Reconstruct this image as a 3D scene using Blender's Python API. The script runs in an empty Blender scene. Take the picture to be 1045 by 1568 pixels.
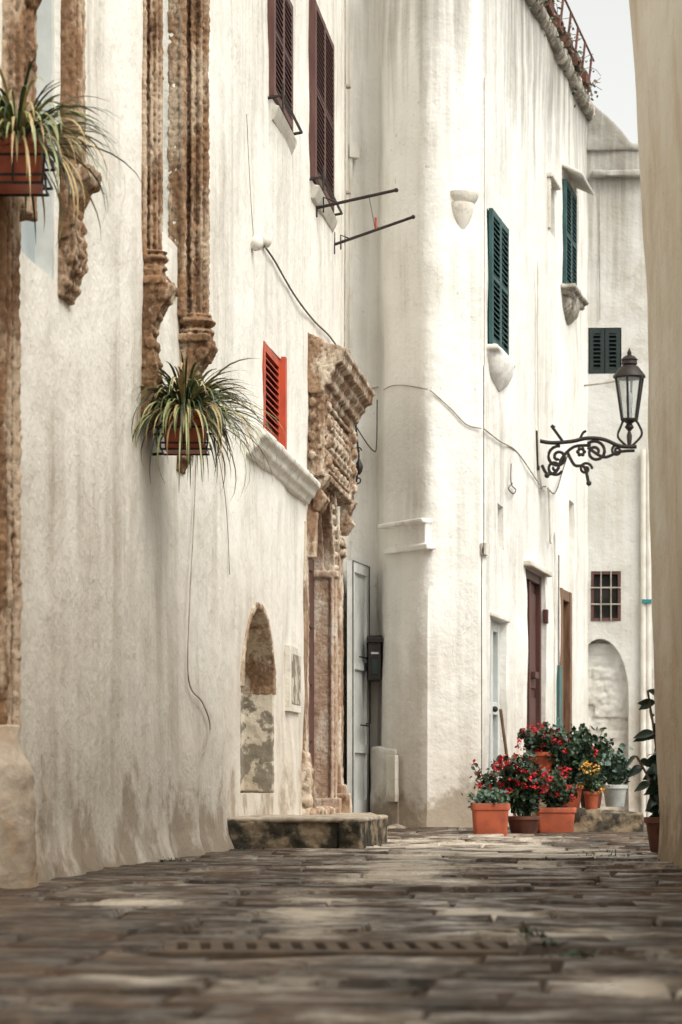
import bpy, math, random, bmesh
from mathutils import Vector, Matrix, noise
random.seed(7)
R=random.random
def U_(a,b): return random.uniform(a,b)
F=3700.0; CX=522.5; HY=1200.0; CH=0.43
scene=bpy.context.scene
col=scene.collection

# ------------------------------------------------------------------ materials
def mat(name):
    m=bpy.data.materials.new(name); m.use_nodes=True
    nt=m.node_tree; b=nt.nodes['Principled BSDF']
    return m,nt,b
def N(nt,t,**k):
    n=nt.nodes.new(t)
    for a,v in k.items():
        if a in n.inputs.keys(): n.inputs[a].default_value=v
        else: setattr(n,a,v)
    return n
def rgba(c): return (c[0],c[1],c[2],1)
def coords(nt,scale=(1,1,1)):
    tc=N(nt,'ShaderNodeTexCoord')
    if scale==(1,1,1): return tc.outputs['Object']
    mp=N(nt,'ShaderNodeMapping')
    mp.inputs['Scale'].default_value=scale
    nt.links.new(tc.outputs['Object'],mp.inputs['Vector']); return mp.outputs['Vector']
def nz(nt,scale,detail=4,rough=.55,vec=None,stretch=(1,1,1)):
    n=N(nt,'ShaderNodeTexNoise'); n.inputs['Scale'].default_value=scale
    n.inputs['Detail'].default_value=detail; n.inputs['Roughness'].default_value=rough
    nt.links.new(vec if vec else coords(nt,stretch),n.inputs['Vector']); return n.outputs['Fac']
def ramp(nt,fac,a,b,c0=0.,c1=1.):
    r=N(nt,'ShaderNodeMapRange'); r.inputs['From Min'].default_value=a; r.inputs['From Max'].default_value=b
    r.inputs['To Min'].default_value=c0; r.inputs['To Max'].default_value=c1
    nt.links.new(fac,r.inputs['Value']); return r.outputs['Result']
def mul(nt,a,b,op='MULTIPLY'):
    m=N(nt,'ShaderNodeMath'); m.operation=op
    for i,x in enumerate((a,b)):
        if isinstance(x,(int,float)): m.inputs[i].default_value=x
        else: nt.links.new(x,m.inputs[i])
    return m.outputs[0]
def mix(nt,fac,a,b):
    m=N(nt,'ShaderNodeMix'); m.data_type='RGBA'
    if isinstance(fac,(int,float)): m.inputs[0].default_value=fac
    else: nt.links.new(fac,m.inputs[0])
    for s,x in ((6,a),(7,b)):
        if isinstance(x,tuple): m.inputs[s].default_value=rgba(x)
        else: nt.links.new(x,m.inputs[s])
    return m.outputs[2]
def bump(nt,b,hs):
    prev=None
    for h,s,d in hs:
        n=N(nt,'ShaderNodeBump'); n.inputs['Strength'].default_value=s; n.inputs['Distance'].default_value=d
        nt.links.new(h,n.inputs['Height'])
        if prev: nt.links.new(prev,n.inputs['Normal'])
        prev=n.outputs['Normal']
    nt.links.new(prev,b.inputs['Normal'])
def zout(nt):
    tc=N(nt,'ShaderNodeTexCoord'); s=N(nt,'ShaderNodeSeparateXYZ')
    nt.links.new(tc.outputs['Object'],s.inputs[0]); return s.outputs[2]

def plaster(name,c1,c2,stain=(.44,.38,.30),streak=.25,damp=.5,damph=1.0,top=None,patch=0.,psc=2.6,pcol=(.40,.36,.30),dampc=(.38,.30,.22),pth=.58,st3=(8,5,.35)):
    m,nt,b=mat(name)
    big=nz(nt,.9,5)
    c=mix(nt,ramp(nt,big,.35,.7),c1,c2)
    sn=nz(nt,1.0,4,.6,stretch=st3)
    st=mul(nt,ramp(nt,sn,.44,.70),ramp(nt,big,.36,.6))
    c=mix(nt,mul(nt,st,streak),c,stain)
    z=zout(nt)
    dn=nz(nt,2.2,6,.65)
    zz=mul(nt,z,ramp(nt,dn,.3,.7,-.55,.55),'ADD')
    c=mix(nt,mul(nt,ramp(nt,zz,damph,-.1,0,1),damp),c,dampc)
    c=mix(nt,mul(nt,ramp(nt,zz,.32,.0,0,1),min(1,damp*1.1)),c,(.25,.19,.13))
    if top:
        zt=mul(nt,z,ramp(nt,sn,.3,.7,-.9,.9),'ADD')
        c=mix(nt,mul(nt,ramp(nt,zt,top-1.5,top+.2),.7),c,(.20,.185,.155))
    if patch:
        c=mix(nt,mul(nt,ramp(nt,nz(nt,psc,5,.6),pth,pth+.05),patch),c,pcol)
    v=N(nt,'ShaderNodeTexVoronoi'); v.feature='DISTANCE_TO_EDGE'; v.inputs['Scale'].default_value=1.3
    w=N(nt,'ShaderNodeVectorMath'); w.operation='ADD'
    nn=N(nt,'ShaderNodeTexNoise'); nn.inputs['Scale'].default_value=2.5; nn.inputs['Detail'].default_value=4
    nt.links.new(coords(nt),nn.inputs['Vector'])
    nt.links.new(coords(nt,(1,1,.5)),w.inputs[0]); nt.links.new(nn.outputs['Color'],w.inputs[1]); nt.links.new(w.outputs[0],v.inputs['Vector'])
    cr=mul(nt,ramp(nt,v.outputs['Distance'],.010,.002),ramp(nt,big,.5,.62))
    c=mix(nt,mul(nt,cr,.4),c,(.3,.26,.2))
    sp=nz(nt,26,2,.5)
    c=mix(nt,ramp(nt,sp,.71,.74,0,.5),c,(.34,.28,.22))
    nt.links.new(c,b.inputs['Base Color']); b.inputs['Roughness'].default_value=.9
    b.inputs['Specular IOR Level'].default_value=.2
    bump(nt,b,[(nz(nt,3,6,.62),.55,.06),(nz(nt,28,4,.65),.5,.008)])
    return m
def simple(name,c,c2=None,rough=.6,sc=8,bs=.3,bd=.004,metal=0.,spec=.4,stretch=(1,1,1),lo=.4,hi=.65):
    m,nt,b=mat(name); c2=c2 or tuple(x*.6 for x in c)
    n_=nz(nt,sc,5,.6,stretch=stretch)
    nt.links.new(mix(nt,ramp(nt,n_,lo,hi),c,c2),b.inputs['Base Color'])
    b.inputs['Roughness'].default_value=rough; b.inputs['Metallic'].default_value=metal
    b.inputs['Specular IOR Level'].default_value=spec
    if bs>0: bump(nt,b,[(nz(nt,sc*3,4,.6,stretch=stretch),bs,bd)])
    return m
def carved(name,c1,c2,c3,sc=1.,dark=.7,pale=.5):
    m,nt,b=mat(name)
    c=mix(nt,ramp(nt,nz(nt,6*sc,5,.65,stretch=(1,1,.5)),.38,.62),c1,c2)
    c=mix(nt,ramp(nt,nz(nt,3.2*sc,6,.7,stretch=(1.5,1.5,.5)),pale,pale+.1),c,c3)
    n3=nz(nt,26*sc,4,.7)
    c=mix(nt,ramp(nt,n3,.60,.70,0,dark),c,(.05,.03,.018))
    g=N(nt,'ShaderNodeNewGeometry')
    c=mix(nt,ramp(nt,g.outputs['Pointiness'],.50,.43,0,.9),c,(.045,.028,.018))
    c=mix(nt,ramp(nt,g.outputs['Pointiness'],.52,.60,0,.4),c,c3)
    nt.links.new(c,b.inputs['Base Color']); b.inputs['Roughness'].default_value=.9; b.inputs['Specular IOR Level'].default_value=.15
    bump(nt,b,[(nz(nt,16*sc,6,.7),.9,.02),(n3,.6,.006)])
    return m
M={}
M['plA']=plaster('lime_plaster_warm',(.81,.785,.725),(.72,.69,.625),stain=(.42,.375,.31),streak=.8,damp=.65,damph=2.5,patch=.10,psc=1.6,pcol=(.50,.47,.40))
M['plB']=plaster('lime_plaster_white',(.81,.795,.755),(.73,.71,.66),stain=(.42,.385,.33),streak=.6,damp=.65,damph=2.0,top=8.5)
M['plG']=plaster('lime_plaster_grey',(.62,.615,.585),(.50,.49,.455),streak=.75,damp=.5,damph=1.8,top=8.2,patch=.4)
M['plR']=plaster('beige_plaster',(.68,.635,.55),(.60,.52,.41),stain=(.42,.30,.19),streak=.7,damp=.75,damph=1.9,dampc=(.38,.26,.16),patch=.22,psc=4,pcol=(.50,.40,.28),pth=.55,st3=(2.5,2.5,.8))
M['plTrim']=plaster('plaster_trim',(.74,.715,.65),(.56,.52,.44),streak=.6,damp=.3,damph=.4,patch=.45,psc=9)
M['patchy']=plaster('patchy_plaster',(.56,.51,.42),(.46,.40,.31),patch=.9,streak=.5,psc=7,pth=.46,pcol=(.18,.155,.12))
M['basec']=plaster('column_base_plaster',(.58,.50,.41),(.42,.31,.22),patch=.5,streak=.6,psc=3,pth=.52,pcol=(.36,.24,.15),dampc=(.36,.31,.25))
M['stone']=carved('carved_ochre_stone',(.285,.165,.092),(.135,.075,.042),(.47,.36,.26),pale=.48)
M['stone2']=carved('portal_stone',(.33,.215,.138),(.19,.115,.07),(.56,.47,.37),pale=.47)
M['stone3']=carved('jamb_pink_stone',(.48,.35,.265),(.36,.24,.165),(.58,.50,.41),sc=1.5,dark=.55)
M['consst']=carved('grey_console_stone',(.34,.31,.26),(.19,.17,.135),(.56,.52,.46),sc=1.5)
M['stepst']=simple('mossy_step_stone',(.24,.18,.115),(.036,.030,.020),rough=.9,sc=5,bs=.9,bd=.02,lo=.40,hi=.53)
M['steptop']=simple('worn_step_top',(.46,.39,.31),(.22,.17,.12),rough=.8,sc=5,bs=.6,bd=.01)
M['iron']=simple('wrought_iron',(.018,.016,.015),(.04,.025,.018),rough=.55,sc=20,metal=.3,bs=0)
M['rust']=simple('rusty_rail',(.18,.07,.05),(.09,.04,.03),rough=.8,sc=20,bs=0)
M['cable']=simple('grey_cable',(.40,.36,.31),(.25,.21,.17),rough=.7,bs=0)
M['cabled']=simple('dark_cable',(.08,.065,.055),(.14,.11,.09),rough=.7,bs=0)
M['pipew']=simple('painted_pipe',(.70,.68,.62),(.56,.52,.45),rough=.6,sc=4)
M['shbrown']=simple('brown_shutter_paint',(.080,.032,.027),(.12,.052,.042),rough=.6,sc=6,stretch=(4,4,.7))
M['shred']=simple('orange_red_paint',(.50,.085,.035),(.33,.055,.027),rough=.55,sc=5)
M['shgreen']=simple('teal_shutter_paint',(.016,.062,.064),(.035,.10,.10),rough=.5,sc=6)
M['shdark']=simple('dark_green_paint',(.008,.015,.014),(.014,.028,.026),rough=.5,sc=6)
M['doorred']=simple('dark_red_door_paint',(.10,.036,.028),(.055,.026,.02),rough=.55,sc=4,stretch=(5,5,.5))
M['doorgrey']=simple('grey_white_door_paint',(.60,.61,.59),(.46,.47,.45),rough=.5,sc=4)
M['wood']=simple('varnished_wood',(.20,.11,.06),(.10,.05,.028),rough=.5,sc=5,stretch=(6,6,.6))
M['teal']=simple('teal_paint',(.02,.20,.22),(.03,.14,.15),rough=.5,bs=0)
M['dark']=simple('dark_interior',(.012,.011,.010),(.02,.018,.016),rough=.8,bs=0)
M['terra']=simple('terracotta',(.44,.10,.044),(.30,.07,.034),rough=.6,sc=9,bs=.2)
M['terrad']=simple('dark_terracotta',(.14,.05,.03),(.08,.03,.02),rough=.7,sc=9)
M['potw']=simple('pale_glazed_pot',(.50,.51,.49),(.36,.37,.36),rough=.5,sc=9)
M['soil']=simple('potting_soil',(.04,.028,.018),(.02,.015,.01),rough=.95,sc=40,bs=1,bd=.01)
def leafm(name,c,c2,rough=.45):
    m,nt,b=mat(name)
    nt.links.new(mix(nt,ramp(nt,nz(nt,14,3),.35,.65),c,c2),b.inputs['Base Color']); b.inputs['Roughness'].default_value=rough
    b.inputs['Specular IOR Level'].default_value=.4
    return m
M['lfd']=leafm('dark_leaf',(.025,.052,.026),(.015,.033,.018))
M['lfm']=leafm('mid_leaf',(.065,.10,.042),(.038,.07,.028))
M['lfl']=leafm('light_leaf',(.30,.32,.15),(.20,.23,.09))
M['straw']=leafm('straw_leaf',(.48,.38,.19),(.34,.23,.10))
M['bluelf']=leafm('grey_green_leaf',(.12,.18,.14),(.07,.12,.09))
M['rubber']=leafm('rubber_leaf',(.012,.028,.016),(.02,.038,.02),rough=.28)
M['red']=leafm('red_petal',(.55,.014,.018),(.36,.01,.02),rough=.6)
M['yel']=leafm('yellow_petal',(.70,.36,.04),(.6,.28,.03),rough=.6)
M['twig']=simple('dry_twig',(.20,.12,.07),(.12,.07,.04),rough=.8,bs=0)
m,nt,b=mat('window_glass'); b.inputs['Roughness'].default_value=.08; b.inputs['Specular IOR Level'].default_value=.9
nt.links.new(mix(nt,ramp(nt,nz(nt,3,3),.4,.6),(.10,.14,.15),(.18,.23,.24)),b.inputs['Base Color']); M['glass']=m
m,nt,b=mat('pale_window_glass'); b.inputs['Roughness'].default_value=.12; b.inputs['Specular IOR Level'].default_value=.8
nt.links.new(mix(nt,ramp(nt,nz(nt,2,3),.4,.6),(.30,.36,.38),(.42,.47,.48)),b.inputs['Base Color']); M['paleglass']=m
m,nt,b=mat('dark_pane_glass'); b.inputs['Roughness'].default_value=.15; b.inputs['Specular IOR Level'].default_value=.3
nt.links.new(mix(nt,ramp(nt,nz(nt,3,3),.4,.6),(.02,.02,.018),(.05,.045,.04)),b.inputs['Base Color']); M['darkglass']=m
m,nt,b=mat('lantern_glass'); b.inputs['Base Color'].default_value=(.55,.6,.58,1); b.inputs['Roughness'].default_value=.15
b.inputs['Alpha'].default_value=.35; M['lglass']=m

# ------------------------------------------------------------------ frames
class Fr:
    def __init__(s,p0,p1):
        s.p0=Vector(p0); s.p1=Vector(p1); d=s.p1-s.p0; s.L=d.length; s.t=d/s.L; s.n=Vector((s.t.y,-s.t.x))
    def P(s,u,o,z):
        q=s.p0+s.t*u+s.n*o; return (q.x,q.y,z)
    def U(s,px,o=0):
        k=(px-CX)/F; q=s.p0+s.n*o; return (k*q.y-q.x)/(s.t.x-k*s.t.y)
    def Z(s,y,px,o=0):
        u=s.U(px,o); d=(s.p0+s.t*u+s.n*o).y; return CH+(HY-y)/F*d
    def D(s,d): return (d-s.p0.y)/s.t.y
def xw(px,d): return (px-CX)/F*d
def zw(y,d): return CH+(HY-y)/F*d
FA=Fr((-2.676+.119,1),(-2.676+.119*23.6,23.6))
PB=[(-.30,23.05),(.37,23.32),(.405,22.86),(.80,22.30),(1.325,22.5),(-4.1425+.243*29.9,29.9)]
FC=Fr(PB[0],PB[1]); FD=Fr(PB[2],PB[3]); FE=Fr(PB[3],PB[4]); FF=Fr(PB[4],PB[5])
FG=Fr((2.7,29.4),(8,29.2)); FR=Fr((1.80,13.5),(1.78,-3))

# ------------------------------------------------------------------ builders
class MB:
    def __init__(s): s.v=[];s.f=[];s.m=[]
    def add(s,vs,fs,mi=0):
        o=len(s.v); s.v+= [tuple(v) for v in vs]
        for f in fs: s.f.append(tuple(i+o for i in f)); s.m.append(mi)
    def hexa(s,c,mi=0):
        s.add(c,[(0,3,2,1),(4,5,6,7),(0,1,5,4),(1,2,6,5),(2,3,7,6),(3,0,4,7)],mi)
    def fbox(s,fr,u0,u1,o0,o1,z0,z1,mi=0):
        c=[fr.P(u,o,z) for z in (z0,z1) for u,o in ((u0,o0),(u0,o1),(u1,o1),(u1,o0))]
        s.hexa(c,mi)
    def box(s,x0,x1,y0,y1,z0,z1,mi=0):
        s.hexa([(x0,y0,z0),(x1,y0,z0),(x1,y1,z0),(x0,y1,z0),(x0,y0,z1),(x1,y0,z1),(x1,y1,z1),(x0,y1,z1)],mi)
    def prof(s,fr,poly,u0,u1,mi=0):
        n=len(poly); vs=[fr.P(u0,o,z) for o,z in poly]+[fr.P(u1,o,z) for o,z in poly]
        fs=[(i,(i+1)%n,n+(i+1)%n,n+i) for i in range(n)]+[tuple(range(n))[::-1],tuple(range(n,2*n))]
        s.add(vs,fs,mi)
    def pprof(s,fr,poly,o0,o1,mi=0):
        n=len(poly); vs=[fr.P(u,o0,z) for u,z in poly]+[fr.P(u,o1,z) for u,z in poly]
        fs=[(i,(i+1)%n,n+(i+1)%n,n+i) for i in range(n)]+[tuple(range(n))[::-1],tuple(range(n,2*n))]
        s.add(vs,fs,mi)
    def tube(s,pts,r,seg=6,mi=0,cap=True):
        pts=[Vector(p) for p in pts]; n=len(pts); rs=r if isinstance(r,(list,tuple)) else [r]*n
        vs=[];up=Vector((0.13,.21,1)).normalized()
        for i,p in enumerate(pts):
            t=(pts[min(i+1,n-1)]-pts[max(i-1,0)])
            t=t.normalized() if t.length>1e-9 else Vector((0,0,1))
            a=t.cross(up)
            if a.length<.15: a=t.cross(Vector((1,0,0)))
            a.normalize(); b2=t.cross(a)
            for k in range(seg):
                th=2*math.pi*k/seg; vs.append(p+a*math.cos(th)*rs[i]+b2*math.sin(th)*rs[i])
        fs=[(i*seg+k,i*seg+(k+1)%seg,(i+1)*seg+(k+1)%seg,(i+1)*seg+k) for i in range(n-1) for k in range(seg)]
        if cap: fs+= [tuple(range(seg))[::-1],tuple(range((n-1)*seg,n*seg))]
        s.add(vs,fs,mi)
    def lathe(s,c,pr,seg=20,mi=0,sx=1,sy=1,fl=0,a0=0,nf=8):
        vs=[]
        for r,z in pr:
            for k in range(seg):
                th=a0+2*math.pi*k/seg; rr=r*(1+fl*(0.5+.5*math.cos(th*nf)))
                vs.append((c[0]+rr*math.cos(th)*sx,c[1]+rr*math.sin(th)*sy,c[2]+z))
        n=len(pr)
        fs=[(i*seg+k,i*seg+(k+1)%seg,(i+1)*seg+(k+1)%seg,(i+1)*seg+k) for i in range(n-1) for k in range(seg)]
        fs+=[tuple(range(seg))[::-1],tuple(range((n-1)*seg,n*seg))]
        s.add(vs,fs,mi)
    def ball(s,c,r,mi=0,seg=8,rg=5):
        s.lathe(c,[(max(r*math.sin(math.pi*i/rg),r*.02),-r*math.cos(math.pi*i/rg)) for i in range(rg+1)],seg,mi)
    def archband(s,fr,uc,zs,rx,ry,w,o0,o1,zb=None,seg=20,mi=0):
        inn=[];out=[]
        if zb is not None: inn.append((uc-rx,zb)); out.append((uc-rx-w,zb))
        for i in range(seg+1):
            a=math.pi-math.pi*i/seg
            inn.append((uc+rx*math.cos(a),zs+ry*math.sin(a))); out.append((uc+(rx+w)*math.cos(a),zs+(ry+w)*math.sin(a)))
        if zb is not None: inn.append((uc+rx,zb)); out.append((uc+rx+w,zb))
        n=len(inn)
        vs=[fr.P(u,o0,z) for u,z in inn]+[fr.P(u,o0,z) for u,z in out]+[fr.P(u,o1,z) for u,z in inn]+[fr.P(u,o1,z) for u,z in out]
        fs=[]
        for i in range(n-1):
            fs+=[(i,i+1,2*n+i+1,2*n+i),(n+i,3*n+i,3*n+i+1,n+i+1),(2*n+i,2*n+i+1,3*n+i+1,3*n+i),(i,n+i,n+i+1,i+1)]
        fs+=[(0,2*n,3*n,n),(n-1,2*n-1,4*n-1,3*n-1)]
        s.add(vs,fs,mi)
    def build(s,name,mats,parent=None,bevel=0,smooth=None,seg=2):
        me=bpy.data.meshes.new(name); me.from_pydata(s.v,[],s.f); 
        for mm in mats: me.materials.append(M[mm] if isinstance(mm,str) else mm)
        me.polygons.foreach_set('material_index',s.m); me.update()
        ob=bpy.data.objects.new(name,me); col.objects.link(ob)
        if parent: par(ob,parent)
        if bevel:
            bm=ob.modifiers.new('b','BEVEL'); bm.width=bevel; bm.segments=seg; bm.limit_method='ANGLE'; bm.angle_limit=math.radians(50)
        if smooth is not None:
            me.shade_smooth(); me.set_sharp_from_angle(angle=math.radians(smooth))
        return ob
def root(name,loc):
    e=bpy.data.objects.new(name,None); e.location=loc; e.empty_display_size=.2; col.objects.link(e); return e
def par(ob,p):
    ob.parent=p; ob.matrix_parent_inverse=Matrix.Translation(p.location).inverted()
def fixn(me):
    bm=bmesh.new(); bm.from_mesh(me); bmesh.ops.recalc_face_normals(bm,faces=bm.faces); bm.to_mesh(me); bm.free()
def erode(ob,voxel=.012,strength=.02,size=.06,strength2=.01,size2=.2):
    me=ob.data; m0=me.materials[0]; fixn(me)
    r=ob.modifiers.new('r','REMESH'); r.mode='VOXEL'; r.voxel_size=voxel; r.use_smooth_shade=True
    for i,(st,sz) in enumerate(((strength,size),(strength2,size2))):
        t=bpy.data.textures.new('er','CLOUDS'); t.noise_scale=sz; t.noise_depth=3
        d=ob.modifiers.new('d','DISPLACE'); d.texture=t; d.strength=st; d.mid_level=.5; d.texture_coords='GLOBAL'
    dg=bpy.context.evaluated_depsgraph_get()
    nm=bpy.data.meshes.new_from_object(ob.evaluated_get(dg)); ob.modifiers.clear(); ob.data=nm
    if len(nm.materials)==0: nm.materials.append(m0)
    for p in nm.polygons: p.material_index=0
def wall(name,path,z0,z1,th,outfn,m,parent,step=.1,zstep=.12,cut=None,smoothit=3,amp=.018):
    pts=[]
    for a,b2 in zip(path[:-1],path[1:]):
        a=Vector(a);b2=Vector(b2);n=max(1,int((b2-a).length/step))
        pts+=[a.lerp(b2,i/n) for i in range(n)]
    pts.append(Vector(path[-1]))
    for _ in range(smoothit):
        pts=[pts[0]]+[(pts[i-1]+pts[i]*2+pts[i+1])/4 for i in range(1,len(pts)-1)]+[pts[-1]]
    n=len(pts); nzv=int((z1-z0)/zstep)+1; zs=[z0+(z1-z0)*i/(nzv-1) for i in range(nzv)]
    vs=[];bk=[]
    for i,p in enumerate(pts):
        t=(pts[min(i+1,n-1)]-pts[max(i-1,0)]).normalized(); nn=Vector((t.y,-t.x))
        for z in zs:
            o=outfn(p.x,p.y,z)+amp*noise.noise(Vector((p.x*1.1,p.y*1.1,z*.9)))+amp*.4*noise.noise(Vector((p.x*3.5,p.y*3.5,z*3)))
            q=p+nn*o; vs.append((q.x,q.y,z)); q=p-nn*th; bk.append((q.x,q.y,z))
    K=nzv; fs=[]; B=n*K
    for i in range(n-1):
        for j in range(K-1):
            a=i*K+j; fs.append((a,a+K,a+K+1,a+1)); fs.append((B+a,B+a+1,B+a+K+1,B+a+K))
        a=i*K; fs.append((a,B+a,B+a+K,a+K)); a=i*K+K-1; fs.append((a,a+K,B+a+K,B+a))
    for j in range(K-1):
        fs.append((j,j+1,B+j+1,B+j)); a=(n-1)*K+j; fs.append((a,B+a,B+a+1,a+1))
    mb=MB(); mb.add(vs+bk,fs); ob=mb.build(name,[m],parent)
    if cut:
        co=cut.build('cutter',[m]); fixn(co.data); fixn(ob.data)
        md=ob.modifiers.new('c','BOOLEAN'); md.operation='DIFFERENCE'; md.solver='EXACT'; md.object=co
        dg=bpy.context.evaluated_depsgraph_get(); nm=bpy.data.meshes.new_from_object(ob.evaluated_get(dg)); ob.modifiers.clear(); ob.data=nm
        bpy.data.objects.remove(co)
    ob.data.shade_smooth(); ob.data.set_sharp_from_angle(angle=math.radians(38))
    return ob
def shutter(mb,fr,u0,u1,z0,z1,o0,mi=0,th=.035,st=.05,pitch=.045,leaves=2):
    w=(u1-u0)/leaves
    for k in range(leaves):
        a=u0+k*w+.004; b2=a+w-.008
        mb.fbox(fr,a,a+st,o0,o0+th,z0,z1,mi); mb.fbox(fr,b2-st,b2,o0,o0+th,z0,z1,mi)
        rails=[z0,(z0+z1)/2-.03,z1-.06] if z1-z0>.9 else [z0,z1-.06]
        for r in rails: mb.fbox(fr,a+st,b2-st,o0+.002,o0+th-.002,r,r+.06,mi)
        n=int((z1-z0-.08)/pitch)
        for i in range(n):
            z=z0+.06+i*pitch
            mb.prof(fr,[(o0+.002,z+.028),(o0+th+.004,z-.004),(o0+th+.004,z+.006),(o0+.002,z+.038)],a+st,b2-st,mi)
def crs(pts,sub=6):
    P=[Vector(p) for p in pts];Q=[]
    for i in range(len(P)-1):
        p0=P[max(i-1,0)];p1=P[i];p2=P[i+1];p3=P[min(i+2,len(P)-1)]
        for k in range(sub):
            t=k/sub; Q.append(.5*((2*p1)+(-p0+p2)*t+(2*p0-5*p1+4*p2-p3)*t*t+(-p0+3*p1-3*p2+p3)*t**3))
    return Q+[P[-1]]
def cab(fr,pts,r=.006,o=.02,mi=0,m_=None):
    m_.tube(crs([fr.P(fr.U(px,o),o,fr.Z(y,px,o)) for px,y in pts]),r,6,mi)

# ------------------------------------------------------------------ ground
def gh(x,y): return .026*noise.noise(Vector((x*.5,y*.35,3)))+.014*noise.noise(Vector((x*1.7,y*1.3,9)))
mb=MB()
gx=[-150,-60,-20,-8]+[-4+.5*i for i in range(20)]+[8,20,60,150]
gy=[-150,-50,-10]+[-3+.5*i for i in range(80)]+[45,80,200,400]
vs=[(x,y,(gh(x,y)-.022) if (-4<=x<=5.5 and -3<=y<=36.5) else -.03) for y in gy for x in gx]
nx=len(gx); fs=[(j*nx+i,j*nx+i+1,(j+1)*nx+i+1,(j+1)*nx+i) for j in range(len(gy)-1) for i in range(nx-1)]
mb.add(vs,fs)
M['mortar']=simple('earth_and_mortar',(.05,.036,.026),(.085,.064,.046),rough=.9,sc=6,bs=.6,bd=.01)
mb.build('ground',['mortar'],smooth=60)

V=[];Fc=[];A1=[];A2=[]
def inside(x,y):
    return x> -2.676+.119*y-.3 and x<3.6+.02*y and not(y<14.2 and x>1.8+.25)
th=math.atan(.10); ct,stt=math.cos(th),math.sin(th)
random.seed(3)
def patchw(x,y,cx,cy,rx,ry): 
    return math.exp(-(((x-cx)/rx)**2+((y-cy)/ry)**2))
yy=-3.
while yy<31:
    h=U_(.20,.44); xx=-5+R()*.4
    while xx<6.5:
        w=U_(.25,.75)
        cx=xx+w/2; cy=yy+h/2
        px_=cx*ct+cy*stt; py_=-cx*stt+cy*ct
        if inside(px_,py_) and not (abs(py_-6.35)<.24 and -.50<px_<.46):
            base=gh(px_,py_)+U_(-.006,.006); tx=U_(-.018,.018); ty=U_(-.026,.026); rn=R()
            g=.004; us=[g,g+.010,w*.25,w*.5,w*.75,w-g-.010,w-g]; vs_=[g,g+.010,h*.25,h*.5,h*.75,h-g-.010,h-g]
            nu=len(us); nv=len(vs_)
            jx=[U_(-.016,.016) for _ in range(4)]; jy=[U_(-.02,.02) for _ in range(4)]
            o=len(V)
            for j,v in enumerate(vs_):
                for i,u in enumerate(us):
                    fu=u/w; fv=v/h
                    ddx=(jx[0]*(1-fu)+jx[1]*fu)*(1-fv)+(jx[2]*(1-fu)+jx[3]*fu)*fv
                    ddy=(jy[0]*(1-fu)+jy[1]*fu)*(1-fv)+(jy[2]*(1-fu)+jy[3]*fu)*fv
                    X=xx+u+ddx; Y=yy+v+ddy+.03*noise.noise(Vector((X*2.2,yy,7)))
                    rx=X*ct+Y*stt; ry=-X*stt+Y*ct
                    edge=i in(0,nu-1) or j in (0,nv-1)
                    z=base+(u-w/2)*tx+(v-h/2)*ty+.010*noise.noise(Vector((rx*6,ry*6,0)))-(.024 if edge else 0)
                    V.append((rx,ry,z)); A1.append(rn)
                    n1=noise.noise(Vector((rx*2.2,ry*1.4,5))); n2=noise.noise(Vector((rx*3.4,ry*1.8,15)))
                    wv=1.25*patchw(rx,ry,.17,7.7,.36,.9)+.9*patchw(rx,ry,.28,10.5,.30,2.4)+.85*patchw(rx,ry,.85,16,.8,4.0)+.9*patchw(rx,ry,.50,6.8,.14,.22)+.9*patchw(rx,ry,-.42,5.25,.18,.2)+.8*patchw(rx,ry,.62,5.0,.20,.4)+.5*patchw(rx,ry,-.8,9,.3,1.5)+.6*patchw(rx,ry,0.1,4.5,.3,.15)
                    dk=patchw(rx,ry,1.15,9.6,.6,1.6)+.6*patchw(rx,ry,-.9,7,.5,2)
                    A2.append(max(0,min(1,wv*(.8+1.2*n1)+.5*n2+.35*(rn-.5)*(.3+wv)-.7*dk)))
            for j in range(nv-1):
                for i in range(nu-1):
                    a=o+j*nu+i; Fc.append((a,a+1,a+nu+1,a+nu))
        xx+=w
    yy+=h
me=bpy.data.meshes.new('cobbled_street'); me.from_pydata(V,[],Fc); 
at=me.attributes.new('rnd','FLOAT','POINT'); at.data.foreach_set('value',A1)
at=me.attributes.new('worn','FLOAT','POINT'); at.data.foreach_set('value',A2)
m,nt,b=mat('worn_paving_stone')
a1=N(nt,'ShaderNodeAttribute'); a1.attribute_name='rnd'; a2=N(nt,'ShaderNodeAttribute'); a2.attribute_name='worn'
c=mix(nt,a1.outputs['Fac'],(.052,.032,.020),(.135,.084,.052))
c=mix(nt,ramp(nt,nz(nt,3,5,.65),.40,.62),c,(.026,.019,.014))
c=mix(nt,ramp(nt,nz(nt,18,4,.7),.52,.68,0,.55),c,(.22,.155,.105))
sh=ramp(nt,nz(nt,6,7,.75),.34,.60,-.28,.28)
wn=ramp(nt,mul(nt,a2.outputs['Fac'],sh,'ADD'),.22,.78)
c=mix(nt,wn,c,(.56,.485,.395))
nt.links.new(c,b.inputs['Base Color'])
rr=mul(nt,ramp(nt,nz(nt,5,5,.6),.40,.62,.34,.82),mul(nt,wn,-.12),'ADD')
nt.links.new(rr,b.inputs['Roughness']); b.inputs['Specular IOR Level'].default_value=.38
bump(nt,b,[(nz(nt,10,6,.7),.8,.016),(nz(nt,60,3,.7),.5,.003)])
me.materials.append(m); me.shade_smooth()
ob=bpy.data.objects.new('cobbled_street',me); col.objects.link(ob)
DG=root('drain_grate',(0,6.35,0)); gz=gh(0,6.35)
mb=MB(); mb.box(-.46,.44,6.12,6.58,-.12,gz-.05); mb.build('channel_bottom',['dark'],DG)
M['grate']=simple('stone_drain_bars',(.13,.088,.056),(.06,.042,.03),rough=.7,sc=9,bs=.6,bd=.008)
mb=MB()
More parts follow.
